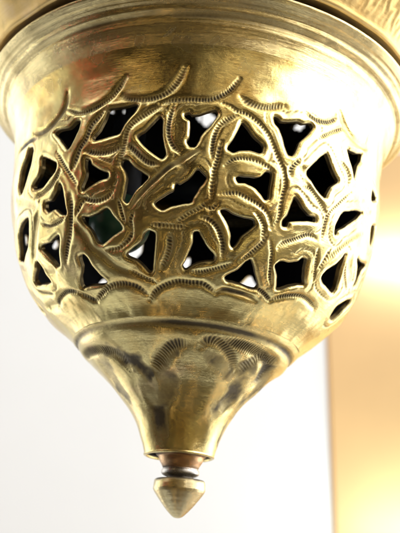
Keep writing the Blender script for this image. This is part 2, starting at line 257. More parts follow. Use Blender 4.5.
def mixc(nt, fac, a, b, blend='MIX'):
    m = nt.nodes.new('ShaderNodeMix'); m.data_type = 'RGBA'; m.blend_type = blend
    for s, v in ((0, fac), (6, a), (7, b)):
        if hasattr(v, 'links'): nt.links.new(v, m.inputs[s])
        else: m.inputs[s].default_value = v if s == 0 else (*v, 1)
    return m.outputs[2]

def math_(nt, op, a, b=None):
    m = nt.nodes.new('ShaderNodeMath'); m.operation = op
    for s, v in ((0, a), (1, b)):
        if v is None: continue
        if hasattr(v, 'links'): nt.links.new(v, m.inputs[s])
        else: m.inputs[s].default_value = v
    return m.outputs[0]

def brass(name, light, deep, pink, rough=(.16, .34), spun=1.0, tarnish=.25):
    m, nt, b = new_mat(name); L = nt.links.new
    uv = N(nt, 'ShaderNodeAttribute', attribute_name='uvm').outputs['Vector']
    pat = N(nt, 'ShaderNodeAttribute', attribute_name='patina_shade').outputs['Fac']
    tc = N(nt, 'ShaderNodeTexCoord').outputs['Object']
    def noise(vec, scale, detail=4, rough_=.55, st=None):
        if st:
            mp = N(nt, 'ShaderNodeMapping'); mp.inputs['Scale'].default_value = st; L(vec, mp.inputs['Vector']); vec = mp.outputs[0]
        n = N(nt, 'ShaderNodeTexNoise', Scale=scale, Detail=detail, Roughness=rough_); L(vec, n.inputs['Vector'])
        return n.outputs['Fac']
    blot = noise(tc, 55, 5, .6)
    blot2 = noise(tc, 130, 4, .6)
    rings = noise(uv, 1.0, 5, .7, (1.2, 70, 0))
    fine = noise(uv, 1.0, 3, .7, (6, 420, 0))
    col = ramp(nt, blot, [(.30, deep), (.55, light), (.75, pink)])
    col = mixc(nt, math_(nt, 'MULTIPLY', ramp(nt, rings, [(.45, (0,0,0)), (.75, (1,1,1))]), .35*spun), col, deep)
    # old tarnish in irregular spots, grime left in the chased lines, some painted shade
    spots = ramp(nt, blot2, [(.56, (0,0,0)), (.74, (1,1,1))])
    col = mixc(nt, math_(nt, 'MULTIPLY', spots, tarnish), col, (.20, .13, .055))
    gn = noise(tc, 420, 5, .7)
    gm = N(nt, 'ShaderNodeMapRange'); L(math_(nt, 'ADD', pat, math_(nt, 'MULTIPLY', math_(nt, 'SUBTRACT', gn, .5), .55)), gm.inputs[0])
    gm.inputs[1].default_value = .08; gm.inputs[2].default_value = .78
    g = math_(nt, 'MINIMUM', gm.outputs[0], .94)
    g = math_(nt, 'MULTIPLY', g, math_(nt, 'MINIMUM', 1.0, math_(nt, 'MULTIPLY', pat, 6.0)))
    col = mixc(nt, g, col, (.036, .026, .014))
    L(col, b.inputs['Base Color'])
    met = math_(nt, 'SUBTRACT', 1.0, math_(nt, 'MULTIPLY', g, .8)); L(met, b.inputs['Metallic'])
    r = N(nt, 'ShaderNodeMapRange'); L(blot2, r.inputs[0]); r.inputs[1].default_value = .3; r.inputs[2].default_value = .7
    r.inputs[3].default_value = rough[0]; r.inputs[4].default_value = rough[1]
    L(math_(nt, 'ADD', r.outputs[0], math_(nt, 'MULTIPLY', g, .35)), b.inputs['Roughness'])
    # spun lines, handling scratches and fine pitting
    sc = noise(tc, 900, 2, .6)
    hsum = math_(nt, 'ADD', math_(nt, 'MULTIPLY', rings, .6*spun), math_(nt, 'ADD', math_(nt, 'MULTIPLY', fine, .5*spun), math_(nt, 'MULTIPLY', sc, .35)))
    bp = N(nt, 'ShaderNodeBump', Strength=.30, Distance=.0004); L(hsum, bp.inputs['Height']); L(bp.outputs[0], b.inputs['Normal'])
    return m

def flat(name, color, rough, metallic=0, nscale=40, var=.12, bump=.1):
    m, nt, b = new_mat(name); L = nt.links.new
    tc = N(nt, 'ShaderNodeTexCoord').outputs['Object']
    n = N(nt, 'ShaderNodeTexNoise', Scale=nscale, Detail=5); L(tc, n.inputs['Vector'])
    c0 = tuple(x*(1-var) for x in color); c1 = tuple(min(1, x*(1+var)) for x in color)
    L(ramp(nt, n.outputs['Fac'], [(.3, c0), (.7, c1)]), b.inputs['Base Color'])
    b.inputs['Roughness'].default_value = rough; b.inputs['Metallic'].default_value = metallic
    if bump:
        bp = N(nt, 'ShaderNodeBump', Strength=bump, Distance=.001); L(n.outputs['Fac'], bp.inputs['Height']); L(bp.outputs[0], b.inputs['Normal'])
    return m

M_BOWL = brass('chased_brass', (.81,.67,.29), (.68,.47,.16), (.85,.66,.32), rough=(.17,.30), spun=.6)
M_RIM = brass('spun_brass', (.80,.66,.34), (.54,.42,.19), (.82,.66,.36), rough=(.16,.30), spun=1.6, tarnish=.4)
M_BASE = brass('base_brass', (.80,.66,.30), (.66,.50,.19), (.82,.60,.32), rough=(.13,.24), spun=1.0, tarnish=.3)
M_COVER = brass('cover_brass', (.80,.58,.24), (.66,.42,.15), (.82,.62,.36), rough=(.34,.48), spun=.5)
M_TIP = brass('finial_brass', (.80,.67,.38), (.70,.55,.26), (.80,.60,.40), rough=(.12,.24), spun=1.2, tarnish=.15)
M_COPPER = brass('copper_stem', (.62,.40,.22), (.42,.22,.11), (.70,.50,.28), rough=(.18,.30), spun=1.0)
M_STEEL = brass('grey_washer', (.55,.52,.48), (.40,.37,.33), (.60,.54,.48), rough=(.2,.35), spun=1.0)
M_DARK = flat('shade_dark_inside', (.028,.032,.046), .5, .0, 60, .3)  # near-black colour stands in for the shade inside the lantern
M_EDGE = flat('cut_edge', (.38,.29,.14), .36, .9, 300, .5)
M_GLASS, nt, b = new_mat('green_glass')
b.inputs['Base Color'].default_value = (.07,.19,.11,1); b.inputs['Roughness'].default_value = .32
b.inputs['Transmission Weight'].default_value = .15; b.inputs['IOR'].default_value = 1.5
M_WALL = flat('white_paint', (.80,.80,.805), .7, 0, 6, .012, .03)
M_TAN = flat('tan_panel', (.67,.42,.18), .55, 0, 4, .06, .03)
M_CREAM = flat('cream_board', (.82,.80,.60), .55, 0, 4, .02, .03)
M_PALE = flat('white_board', (.82,.81,.78), .5, 0, 4, .015, .03)

# ---------------------------------------------------------------- the chased and pierced sheet
def profile(z0, z1, step):
    z = np.linspace(z0, z1, 4000); r = pchip(ZK, RK, z)
    t = np.concatenate([[0], np.cumsum(np.hypot(np.diff(z), np.diff(r)))])
    n = int(t[-1]/step)
    tt = np.linspace(0, t[-1], n)
    return np.interp(tt, t, z), np.interp(tt, t, r), tt

def catmull(P, n=8):
    P = np.array(P, float); out = []
    if len(P) < 3: return P
    for i in range(len(P)-1):
        p0, p1, p2, p3 = P[max(i-1,0)], P[i], P[i+1], P[min(i+2,len(P)-1)]
        for s in np.linspace(0, 1, n, endpoint=False):
            out.append(.5*((2*p1)+(p2-p0)*s+(2*p0-5*p1+4*p2-p3)*s*s+(3*p1-p0-3*p2+p3)*s**3))
    out.append(P[-1]); return np.array(out)

def chaikin(P, n=2):
    P = np.array(P, float)
    for _ in range(n):
        Q = np.roll(P, -1, 0); P = np.stack([.85*P+.15*Q, .15*P+.85*Q], 1).reshape(-1, 2)
    return P

CLASS = {1: (.0090, .0062), 2: (.0120, .0080), 3: (.020, .008), 5: (.040, .005), 6: (.026, .009)}   # half width, depth

def sheet(name, z0, z1, holes, grooves, parent, mats, step, thick, bump_amp, extra=None, cells=52):
    z, r, t = profile(z0, z1, step)
    cols = np.concatenate([np.arange(-98, 98, step*57.3), np.arange(98, 262, step*57.3*1.8)])
    cols[-1] = (cols[-2] + 262)/2
    n, m = len(t), len(cols)
    TH = np.radians(cols)
    D = np.full((n, m), .5); G = np.full((n, m), .5)          # distance to holes, to any feature
    h = np.zeros((n, m)); pat = np.zeros((n, m))
    zdec = -z
    toT = lambda zz: np.interp(-np.asarray(zz), zdec, t)
    def window(deg0, deg1, t0, t1, mg, rc):
        dm = math.degrees(mg/rc)
        c = np.nonzero((cols > deg0-dm) & (cols < deg1+dm))[0]
        a = np.nonzero((t > t0-mg) & (t < t1+mg))[0]
        return (a[0], a[-1]+1, c[0], c[-1]+1) if len(c) and len(a) else None
    # holes
    for H in holes:
        P = chaikin(H, 2); tp = toT(P[:,1]); rc = float(np.interp(tp.mean(), t, r))
        w = window(P[:,0].min(), P[:,0].max(), tp.min(), tp.max(), .13, rc)
        if w is None: continue
        a0, a1, c0, c1 = w
        X = np.repeat((TH[c0:c1]*rc)[None], a1-a0, 0); Y = np.repeat(t[a0:a1][:,None], c1-c0, 1)
        px = np.radians(P[:,0])*rc; py = tp
        d = np.full(X.shape, 9.); inside = np.zeros(X.shape, bool)
        for k in range(len(px)):
            x1, y1, x2, y2 = px[k], py[k], px[(k+1) % len(px)], py[(k+1) % len(px)]
            L2 = (x2-x1)**2+(y2-y1)**2+1e-12
            s = np.clip(((X-x1)*(x2-x1)+(Y-y1)*(y2-y1))/L2, 0, 1)
            d = np.minimum(d, np.hypot(X-x1-s*(x2-x1), Y-y1-s*(y2-y1)))
            cr = ((y1 > Y) != (y2 > Y)) & (X < (x2-x1)*(Y-y1)/(y2-y1+1e-15)+x1)
            inside ^= cr
        d = np.where(inside, -d, d)
        D[a0:a1, c0:c1] = np.minimum(D[a0:a1, c0:c1], d)
    # the file leaves an uneven edge
    UT = np.repeat(TH[None], n, 0); VT = np.repeat(t[:,None], m, 1)
    D = D - .003 + .0016*vnoise(UT, VT, .035, .035, 3) + .0006*vnoise(UT, VT, .012, .012, 4)
    # chased lines
    for gi, (cls, ticks, P) in enumerate(grooves):
        w_, dep = CLASS[cls]; w_ = w_*rng.uniform(.88, 1.2); dep = dep*rng.uniform(.8, 1.2)
        Q = catmull(P); tp = toT(Q[:,1]); rc = float(np.interp(tp.mean(), t, r))
        mg = w_*5
        w = window(Q[:,0].min(), Q[:,0].max(), tp.min(), tp.max(), mg, rc)
        if w is None: continue
        a0, a1, c0, c1 = w
        X = np.repeat((TH[c0:c1]*rc)[None], a1-a0, 0); Y = np.repeat(t[a0:a1][:,None], c1-c0, 1)
        px = np.radians(Q[:,0])*rc; py = tp
        acc = np.concatenate([[0], np.cumsum(np.hypot(np.diff(px), np.diff(py)))]); tot = acc[-1]
        d = np.full(X.shape, 9.); al = np.zeros(X.shape); sg = np.zeros(X.shape)
        for k in range(len(px)-1):
            x1, y1, x2, y2 = px[k], py[k], px[k+1], py[k+1]
            L2 = (x2-x1)**2+(y2-y1)**2+1e-12
            s = np.clip(((X-x1)*(x2-x1)+(Y-y1)*(y2-y1))/L2, 0, 1)
            e = np.hypot(X-x1-s*(x2-x1), Y-y1-s*(y2-y1))
            q = e < d
            d = np.where(q, e, d); al = np.where(q, acc[k]+s*math.sqrt(L2), al)
            sg = np.where(q, np.sign((x2-x1)*(Y-y1)-(y2-y1)*(X-x1)), sg)
        prof = np.clip(np.minimum(al, tot-al)/(tot*.22)+.35, 0, 1)        # tapering ends
        wl = w_*(.55+.45*prof)
        core = np.exp(-(d/wl)**4)
        wall = np.exp(-(d/(wl*1.45))**2)
        bead = np.exp(-((d-wl*2.3)/(wl*1.1))**2)
        tk = np.ones_like(d)
        if ticks:
            per = .0142*rng.uniform(.9, 1.15)
            ph = al/per + .25*vnoise(al, d, .06, .5, 50+gi)
            slant = rng.uniform(-.35, .35)
            c = np.cos(2*math.pi*(ph+slant*sg*d/per))
            tk = .5+.5*np.tanh(3.5*c)                                     # 1 in a punch mark, 0 between
        dh = -dep*prof*(.45*wall+.55*core*(.35+.65*tk)) + .14*dep*prof*bead
        h[a0:a1, c0:c1] += dh
        fade = .55+.45*vnoise(al, d, .09, .5, 90+gi)
        pp = core*prof*((.40+.60*tk if cls == 1 else .62+.38*tk) if ticks else .85)*np.clip(.55+.6*fade, 0, 1)
        if cls == 3: pp = pp*.35
        if cls == 5:
            pp = np.exp(-((d+.020*vnoise(X, Y, .05, .05, 177+gi)+.008*vnoise(X, Y, .018, .018, 178+gi))/(wl*1.25))**4)*np.clip(prof+.25, 0, 1)*np.clip(.56+.32*vnoise(X, Y, .09, .09, 77+gi), 0, .76)
        pat[a0:a1, c0:c1] = np.maximum(pat[a0:a1, c0:c1], pp*(1 if cls == 5 else .86))
        G[a0:a1, c0:c1] = np.minimum(G[a0:a1, c0:c1], d)
    h0 = h.copy()
    near = np.clip(D, 0, .5)
    if holes:
        h += -.006*np.exp(-(near/.006)**2) + .0022*np.exp(-((near-.018)/.010)**2)
        pillow = 1-np.exp(-np.minimum(near, G*1.2+.004)/.035)
        zone = np.exp(-(np.clip(np.minimum(near, G)-.09, 0, 1)/.05)**2)
        h += .0040*(pillow-.9)*zone
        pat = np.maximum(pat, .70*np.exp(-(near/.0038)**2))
    if holes:
        # a lightly chased line follows every opening
        gate = np.clip(.5+1.6*vnoise(UT, VT, .22, .22, 41), 0, 1)*np.clip((G-.012)/.012, 0, 1)
        off = .046+.006*vnoise(UT, VT, .10, .10, 42)
        ln = np.exp(-((near-off)/.0060)**2)*gate
        tk2 = .5+.5*np.tanh(2.5*np.cos(2*math.pi*(UT*r[:,None]*.75+VT*.75)/.0165+4*vnoise(UT, VT, .12, .12, 43)))
        h += -.0034*ln*(.55+.45*tk2)
        pat = np.maximum(pat, ln*(.22+.42*tk2))
    wob = vnoise(UT, VT, 2*math.pi/cells, .12, 11, cells)
    wob2 = vnoise(UT, VT, 2*math.pi/(cells*5//2), .05, 12, cells*5//2)
    h += bump_amp*(.0042*wob + .0010*wob2)
    if extra: extra(UT, VT, z, h, pat)
    # displaced positions
    dz = np.gradient(z, t); drr = np.gradient(r, t)
    nr, nz = -dz, drr                                           # outward normal of the falling profile
    Rr = r[:,None] + h*nr[:,None]; Zz = z[:,None] + h*nz[:,None]
    Ri = r[:,None] - thick*nr[:,None] + .6*h*nr[:,None]; Zi = z[:,None] - thick*nz[:,None] + .6*h*nz[:,None]
    def xyz(R_, Z_, T_): return np.stack([R_*np.sin(T_), -R_*np.cos(T_), Z_-ZTIP], -1)
    VO = xyz(Rr, Zz, UT).reshape(-1, 3); VI = xyz(Ri, Zi, UT).reshape(-1, 3)
    A_uv = np.stack([UT, VT, Zz], -1).reshape(-1, 3); A_p = pat.ravel().copy()
    # cells, cut exactly along the edge of every hole
    f = D.ravel(); f = np.where(np.abs(f) < 1e-5, 1e-5, f); ins = f > 0
    i, j = np.meshgrid(np.arange(n-1), np.arange(m), indexing='ij'); j2 = (j+1) % m
    Q = np.stack([i*m+j, (i+1)*m+j, (i+1)*m+j2, i*m+j2], -1).reshape(-1, 4)
    cnt = ins[Q].sum(1)
    full = Q[cnt == 4]; mixed = Q[(cnt > 0) & (cnt < 4)]
    base = len(VO); exO, exI, exu = [], [], []; key = {}; polys = []; walls = []
    def cut(a, b_):
        k = (a, b_) if a < b_ else (b_, a)
        if k not in key:
            s = f[k[0]]/(f[k[0]]-f[k[1]])
            key[k] = base+len(exO)
            exO.append(VO[k[0]]*(1-s)+VO[k[1]]*s); exI.append(VI[k[0]]*(1-s)+VI[k[1]]*s)
            exu.append(A_uv[k[0]] if s < .5 else A_uv[k[1]])
        return key[k]
    for q in mixed.tolist():
        p = []; e = []
        for k in range(4):
            a, b_ = q[k], q[(k+1) % 4]
            if ins[a]: p.append(a)
            if ins[a] != ins[b_]:
                v = cut(a, b_); p.append(v); e.append((v, ins[a]))
        if len(p) >= 3: polys.append(p)
        if len(e) == 2:
            (v1, o1), (v2, o2) = e
            walls.append((v1, v2) if o1 else (v2, v1))
    if exO:
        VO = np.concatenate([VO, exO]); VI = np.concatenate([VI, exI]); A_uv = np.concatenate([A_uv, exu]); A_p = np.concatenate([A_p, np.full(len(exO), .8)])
    nv = len(VO)
    loops = [full.ravel()]; sizes = [np.full(len(full), 4)]; mi = [np.zeros(len(full))]
    def add(polys_, mat):
        if not polys_: return
        loops.append(np.concatenate([np.asarray(p) for p in polys_])); sizes.append(np.array([len(p) for p in polys_])); mi.append(np.full(len(polys_), mat))
    add(polys, 0)
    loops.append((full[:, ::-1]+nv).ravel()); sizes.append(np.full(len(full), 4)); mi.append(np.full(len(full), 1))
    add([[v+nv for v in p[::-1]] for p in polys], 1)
    # the cut edge has vertices of its own, so the faces beside it shade crisply
    VV = np.concatenate([VO, VI]); AU = np.concatenate([A_uv, A_uv]); AP = np.concatenate([A_p, A_p*0])
    if walls:
        ids = sorted({v for w in walls for v in w}); mp = {v: k for k, v in enumerate(ids)}
        o0 = len(VV); ids = np.array(ids)
        VV = np.concatenate([VV, VO[ids], VI[ids]]); AU = np.concatenate([AU, A_uv[ids], A_uv[ids]]); AP = np.concatenate([AP, np.zeros(2*len(ids))])
        k = len(ids)
        add([[o0+mp[b_], o0+mp[a], o0+k+mp[a], o0+k+mp[b_]] for a, b_ in walls], 2)
    loops = np.concatenate(loops); sizes = np.concatenate(sizes); mi = np.concatenate(mi)
    starts = np.concatenate([[0], np.cumsum(sizes)[:-1]])
    me = raw_mesh(name, VV*S, loops, starts, mi)
    attr(me, 'uvm', 'FLOAT_VECTOR', AU); attr(me, 'patina_shade', 'FLOAT', AP)
    return obj(name, me, parent, mats)

def turned(items, deg):
    return [[(a+deg, z) for a, z in P] for P in items]

ALLH = list(HOLES); ALLG = [g for g in GROOVES if g[0] < 5 and min(p[1] for p in g[2]) > -.80]
mid = lambda P: sum(p[0] for p in P)/len(P)
BACKG = [(a, b_, turned([P], 180)[0]) for a, b_, P in ALLG if abs(mid(P)) < 72]
ALLH = ALLH + BACK_HOLES
ALLG2 = ALLG + BACKG
BASEG = [g for g in GROOVES if max(p[1] for p in g[2]) < -.80]
BASEG = BASEG + [(a, b_, turned([P], s)[0]) for s in (110, 205) for a, b_, P in BASEG if abs(mid(P)) < 60]

# ---------------------------------------------------------------- the lantern
lantern = bpy.data.objects.new('brass_lantern', None); C.objects.link(lantern)
lantern.location = (0, 0, ZB+ZTIP*S)
lantern.empty_display_size = .02
tag(lantern, 'pierced and chased brass hanging lantern with a pointed finial, seen from below', 'lantern')

Z_TOP, Z_JOIN, Z_LIP = .335, -.815, -1.355

def bowl_extra(UT, VT, z, h, pat):
    # soft bands turned above the piercing and at the foot of the bowl
    h *= np.clip((.335-z)/.10, 0, 1)[:,None]
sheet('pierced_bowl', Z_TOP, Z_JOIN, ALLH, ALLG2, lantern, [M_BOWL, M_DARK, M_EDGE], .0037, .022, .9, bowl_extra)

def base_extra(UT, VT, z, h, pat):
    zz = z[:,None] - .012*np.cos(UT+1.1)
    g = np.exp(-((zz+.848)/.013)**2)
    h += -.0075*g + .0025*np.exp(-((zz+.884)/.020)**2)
    pat[:] = np.maximum(pat, .85*g*np.clip(.8+.45*vnoise(UT, VT, .4, .2, 31), 0, 1))  # groove patina widened to carry the brown shadow at the joint
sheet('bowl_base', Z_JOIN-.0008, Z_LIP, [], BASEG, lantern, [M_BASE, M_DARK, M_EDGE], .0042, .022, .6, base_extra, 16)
zl = float(pchip(ZK, RK, np.array([Z_LIP]))[0])
lathe('base_lip', [(Z_LIP+.001, zl+.001), (Z_LIP-.006, zl+.002), (Z_LIP-.010, zl-.004), (Z_LIP-.008, zl-.014), (Z_LIP+.03, zl-.026), (Z_LIP+.05, .10)], lantern, [M_BASE], 160,
      patina_shade=lambda TH, Z, R: np.where(R < zl-.016, .97, 0.))  # dark crescent inside the lip is painted shade

# flared flange under the lip
def rim_fn(TH, Z, R, T):
    e = np.clip((Z-.345)/.05, 0, 1)
    ring = .0030*vnoise(T, T*0, .016, 1, 22)
    g1 = np.exp(-((Z-.452)/.008)**2); g2 = np.exp(-((Z-.487)/.006)**2); b1 = np.exp(-((Z-.470)/.009)**2)
    k = e*(ring + .003*vnoise(TH, T, 2*math.pi/40, .2, 21, 40)) - .006*g1 - .004*g2 + .004*b1
    return -.6*k, .8*k
def rim_pat(TH, Z, R):
    a = np.degrees(TH)
    stain = np.exp(-((a-33)/2.8)**4)*np.exp(-((Z-.462)/.020)**4)*.40*np.clip(.7+.8*vnoise(TH, Z, .03, .012, 28), 0, 1)
    stain2 = np.exp(-((a-40)/2.0)**4)*np.exp(-((Z-.425)/.012)**4)*.3
    ringd = .55*np.exp(-((Z-.452)/.010)**2)*np.clip(.5+vnoise(TH, Z, .25, .1, 23), 0, 1)
    ringe = .40*np.exp(-((Z-.488)/.008)**2)*np.clip(.5+vnoise(TH, Z, .4, .1, 24), 0, 1)
    ringf = .30*np.exp(-((Z-.400)/.012)**2)*np.clip(.2+vnoise(TH, Z, .3, .1, 25), 0, 1)
    # an old scratch
    sc_ = .7*np.exp(-(((a+9.5)-(Z-.38)*70)/.35)**2)*np.exp(-((Z-.385)/.018)**4)
    return np.maximum.reduce([stain, stain2, ringd, ringe, ringf, sc_])
r_top = float(pchip(ZK, RK, np.array([Z_TOP]))[0])
lathe('rim', [(Z_TOP, r_top), (.37, 1.0585), (.405, 1.073), (.440, 1.094), (.470, 1.120), (.495, 1.150), (.512, 1.176),
              (.522, 1.190), (.531, 1.199), (.540, 1.200), (.545, 1.192), (.546, 1.17), (.546, 1.10)], lantern, [M_RIM], 512, rim_fn, 10, rim_pat)
# recessed seam, coloured near-black for the shade in the gap; tier above it
lathe('seam', [(.546, 1.10), (.546, 1.168), (.56, 1.170), (.585, 1.170)], lantern, [M_DARK], 256, None, 3)
def cover_fn(TH, Z, R, T):
    flute = np.where((Z > .59) & (Z < .76), np.sin((Z-.59)/.17*math.pi), 0)
    a = vnoise(TH, Z, 2*math.pi/260, .05, 26, 260)
    return 0*Z, flute*(.0026*np.cos(TH*200+3*a)+.003*a)*np.clip(.5+np.sin(TH), 0, 1) + .006*vnoise(TH, Z, 2*math.pi/40, .15, 27, 40)
TIER = [(.585, 1.13), (.570, 1.20), (.568, 1.218), (.574, 1.230), (.60, 1.246), (.66, 1.292), (.74, 1.352), (.83, 1.395), (.93, 1.40), (1.04, 1.345), (1.18, 1.24),
        (1.34, 1.07), (1.47, .82), (1.57, .54), (1.62, .30), (1.66, .14), (1.72, .10), (1.78, .09), (1.80, 0.0)]
def pierced(a, z):
    k = np.zeros(a.shape, bool)
    for a0, z0, wa, wz in TIER_HOLES: k |= (np.abs(a-a0)/wa+np.abs(z-z0)/wz) < 1
    return k
TIER_HOLES = [(178, 1.272, 4.2, .05), (144.6, 1.175, 3.2, .025), (212.1, 1.20, 1.3, .014), (207.9, 1.222, 1.3, .014)]
TIER_HOLES += [(a, 1.22, 4, .045) for a in (20, 60, 100, 240, 280, 320, 350)]
lathe('upper_tier', TIER, lantern, [M_COVER], 900, cover_fn, 14, None, pierced)
lathe('tier_dark_shell', [(z, max(r-.03, 0)) for z, r in TIER[4:15]], lantern, [M_DARK], 900, None, 14, None, pierced)  # added black shell that darkens the inside of the tier
# hanging ring
def torus(name, R, r_, z, parent, mat, nu=64, nv=16):
    V = []; F = []
    for a in range(nu):
        A = 2*math.pi*a/nu
        for b_ in range(nv):
            B = 2*math.pi*b_/nv; q = R+r_*math.cos(B)
            V.append((q*math.cos(A)*S, r_*math.sin(B)*S, (z+q*math.sin(A)-ZTIP)*S))
            F.append((a*nv+b_, ((a+1) % nu)*nv+b_, ((a+1) % nu)*nv+(b_+1) % nv, a*nv+(b_+1) % nv))
    me = bpy.data.meshes.new(name); me.from_pydata(V, [], F)
    for p in me.polygons: p.use_smooth = True
    return obj(name, me, parent, [mat])
torus('hanging_ring', .16, .03, 1.93, lantern, M_COVER)

# finial: copper neck, grey washer, turned point
def shift(o, dx, dy=0):
    o.location = (dx*S, dy*S, 0); return o
fin = lathe('finial', [(-1.502, 0), (-1.480, .02), (-1.474, .070), (-1.474, .112), (-1.478, .122), (-1.486, .126), (-1.516, .1275), (-1.526, .1265), (-1.540, .119), (-1.572, .095), (-1.600, .073), (-1.626, .050), (-1.645, .030), (-1.654, .014), (-1.656, 0)], lantern, [M_TIP], 128, lambda TH, Z, R, T: (0*Z, .0006*vnoise(TH, Z, 2*math.pi/24, .03, 62, 24)+.0008*vnoise(Z, Z*0, .006, 1, 63)), 6,
            lambda TH, Z, R: np.clip(.75*np.exp(-((Z+1.474)/.012)**2)+.45*vnoise(TH, Z, 2*math.pi/14, .03, 61, 14)*np.exp(-((Z+1.50)/.05)**2), 0, 1))
shift(fin, .012)
nk = lathe('neck', [(-1.30, .135), (-1.352, .128), (-1.365, .114), (-1.385, .107), (-1.405, .095), (-1.418, .088), (-1.424, .078), (-1.424, 0)], fin, [M_COPPER], 96, None, 5, lambda TH, Z, R: np.clip(.85*np.exp(-((Z+1.352)/.012)**2)+.6*np.exp(-((Z+1.424)/.010)**2)+.3*vnoise(TH, Z, 2*math.pi/10, .03, 64, 10), 0, 1))
ws = lathe('washer', [(-1.422, 0), (-1.422, .080), (-1.426, .090), (-1.436, .094), (-1.448, .092), (-1.456, .080), (-1.462, .066), (-1.480, .062)], fin, [M_STEEL], 96, None, 5, lambda TH, Z, R: np.clip(.6*np.exp(-((Z+1.468)/.010)**2)+.4*vnoise(TH, Z, 2*math.pi/12, .02, 65, 12), 0, 1))

# unlit green glass bulb hanging inside
bulb = bpy.data.objects.new('glass_bulb', None); C.objects.link(bulb); bulb.empty_display_size = .01
tag(bulb, 'dark green glass bulb half hidden inside the pierced brass bowl', 'bulb')
bx, by = -.36, -.50
bulb.location = (bx*S, by*S, ZB-.50*S)
def bulb_part(name, prof, mat, parent):
    V = []; F = []; n = 48
    for z_, r_ in prof:
        for k in range(n):
            A = 2*math.pi*k/n; V.append((r_*math.cos(A)*S, r_*math.sin(A)*S, (z_+.50)*S))
    for i in range(len(prof)-1):
        for k in range(n): F.append((i*n+k, i*n+(k+1) % n, (i+1)*n+(k+1) % n, (i+1)*n+k))
    me = bpy.data.meshes.new(name); me.from_pydata(V, [], F)
    for p in me.polygons: p.use_smooth = True
    return obj(name, me, parent, [mat])
bulb_part('glass', [(-.49+.15*(1-math.cos(a)), max(.001, .15*math.sin(a))) for a in np.linspace(0, 2.75, 24)], M_GLASS, bulb)
bulb_part('socket', [(-.22, .05), (-.20, .085), (.22, .085), (.26, .03), (1.30, .02)], M_DARK, bulb)

# ---------------------------------------------------------------- camera (pose recovered from the photograph)
zc, pitch, roll, yaw, fpx = -1.9651, .369, .0619, .0111, 830.66
cp, sp, cy, sy = math.cos(pitch), math.sin(pitch), math.cos(yaw), math.sin(yaw)
fw = Vector((sy*cp, cy*cp, sp)); rt = Vector((cy, -sy, 0)); up = rt.cross(fw)
c_, s_ = math.cos(roll), math.sin(roll)
r2 = c_*rt+s_*up; u2 = -s_*rt+c_*up
CAM = Vector((0, -4.2*S, ZB+zc*S))
cd = bpy.data.cameras.new('camera'); co = bpy.data.objects.new('camera', cd); C.objects.link(co)
mx = Matrix((r2, u2, -fw)).transposed().to_4x4(); mx.translation = CAM
co.matrix_world = mx
cd.sensor_fit = 'HORIZONTAL'; cd.sensor_width = 36; cd.lens = fpx/400*36
cd.clip_start = .01; cd.clip_end = 50
cd.dof.use_dof = True; cd.dof.focus_distance = 3.6*S; cd.dof.aperture_fstop = 28
bpy.context.scene.camera = co

# ---------------------------------------------------------------- background: white wall, tan display column
def box(name, x0, x1, y0, y1, z0, z1, mat, parent=None, bev=.004):
    import bmesh
    bm = bmesh.new(); bmesh.ops.create_cube(bm, size=1)
    for v in bm.verts: v.co = ((v.co.x+.5)*(x1-x0)+x0, (v.co.y+.5)*(y1-y0)+y0, (v.co.z+.5)*(z1-z0)+z0)
    if bev: bmesh.ops.bevel(bm, geom=bm.edges[:], offset=bev, segments=3, affect='EDGES')
    me = bpy.data.meshes.new(name); bm.to_mesh(me); bm.free()
    return obj(name, me, parent, [mat])
def ray(px, py, Y):
    d = fw*fpx + r2*(px-200) - u2*(py-266.5)
    return CAM + d*((Y-CAM.y)/d.y)
YW = 1.05
wall = box('wall', -2.6, 2.6, YW, YW+.08, 0, 3.2, M_WALL, None, 0)
wall['kind'] = 'structure'
YC = 1.04
pv = ray(327, 400, YC); cx = pv.x
col = bpy.data.objects.new('display_panel', None); C.objects.link(col)
col.location = (cx, YC, pv.z); col.rotation_euler = (0, math.radians(-2.2), 0); col.empty_display_size = .1
tag(col, 'smooth tan panel on the white wall, lit in two bright pools', 'panel')
zfoot = .04
post = box('post', .004, .546, .002, YW-YC-.001, zfoot-pv.z, ray(365, 152, YC).z-pv.z, M_TAN, col, .004)
# two added lamps, unseen from behind, throw bright pools onto the panel
def strip(py, gap, power, color, wide=.5):
    p = ray(365, py, YC)
    l = bpy.data.lights.new('pool_lamp', 'AREA'); l.shape = 'RECTANGLE'; l.size = wide; l.size_y = .02; l.energy = power; l.color = color
    o = bpy.data.objects.new('pool_lamp', l); C.objects.link(o); o.location = (cx+.30, YC-gap, p.z); o.rotation_euler = (math.radians(90), 0, 0)
strip(255, .05, 1.15, (.85, .97, 1))
strip(530, .10, 1.1, (.74, .98, 1.0))

# ---------------------------------------------------------------- shop light: environment shaped for reflections, and added unseen lamps
W = bpy.data.worlds.new('World'); bpy.context.scene.world = W; W.use_nodes = True
nt = W.node_tree; L = nt.links.new; bg = nt.nodes['Background']
tc = nt.nodes.new('ShaderNodeTexCoord')
n1 = N(nt, 'ShaderNodeTexNoise', Scale=3.0, Detail=4, Roughness=.6); L(tc.outputs['Generated'], n1.inputs['Vector'])
shop = ramp(nt, n1.outputs['Fac'], [(.36, (.015,.010,.007)), (.47, (.10,.062,.032)), (.54, (.34,.235,.12)), (.61, (.95,.78,.46)), (.69, (2.6,2.4,2.0))])
sx = nt.nodes.new('ShaderNodeSeparateXYZ'); L(tc.outputs['Generated'], sx.inputs[0])
back = N(nt, 'ShaderNodeMapRange'); L(sx.outputs['Y'], back.inputs[0]); back.inputs[1].default_value = -.45; back.inputs[2].default_value = .15
low = N(nt, 'ShaderNodeMapRange'); L(sx.outputs['Z'], low.inputs[0]); low.inputs[1].default_value = -.55; low.inputs[2].default_value = .05; low.inputs[3].default_value = .32
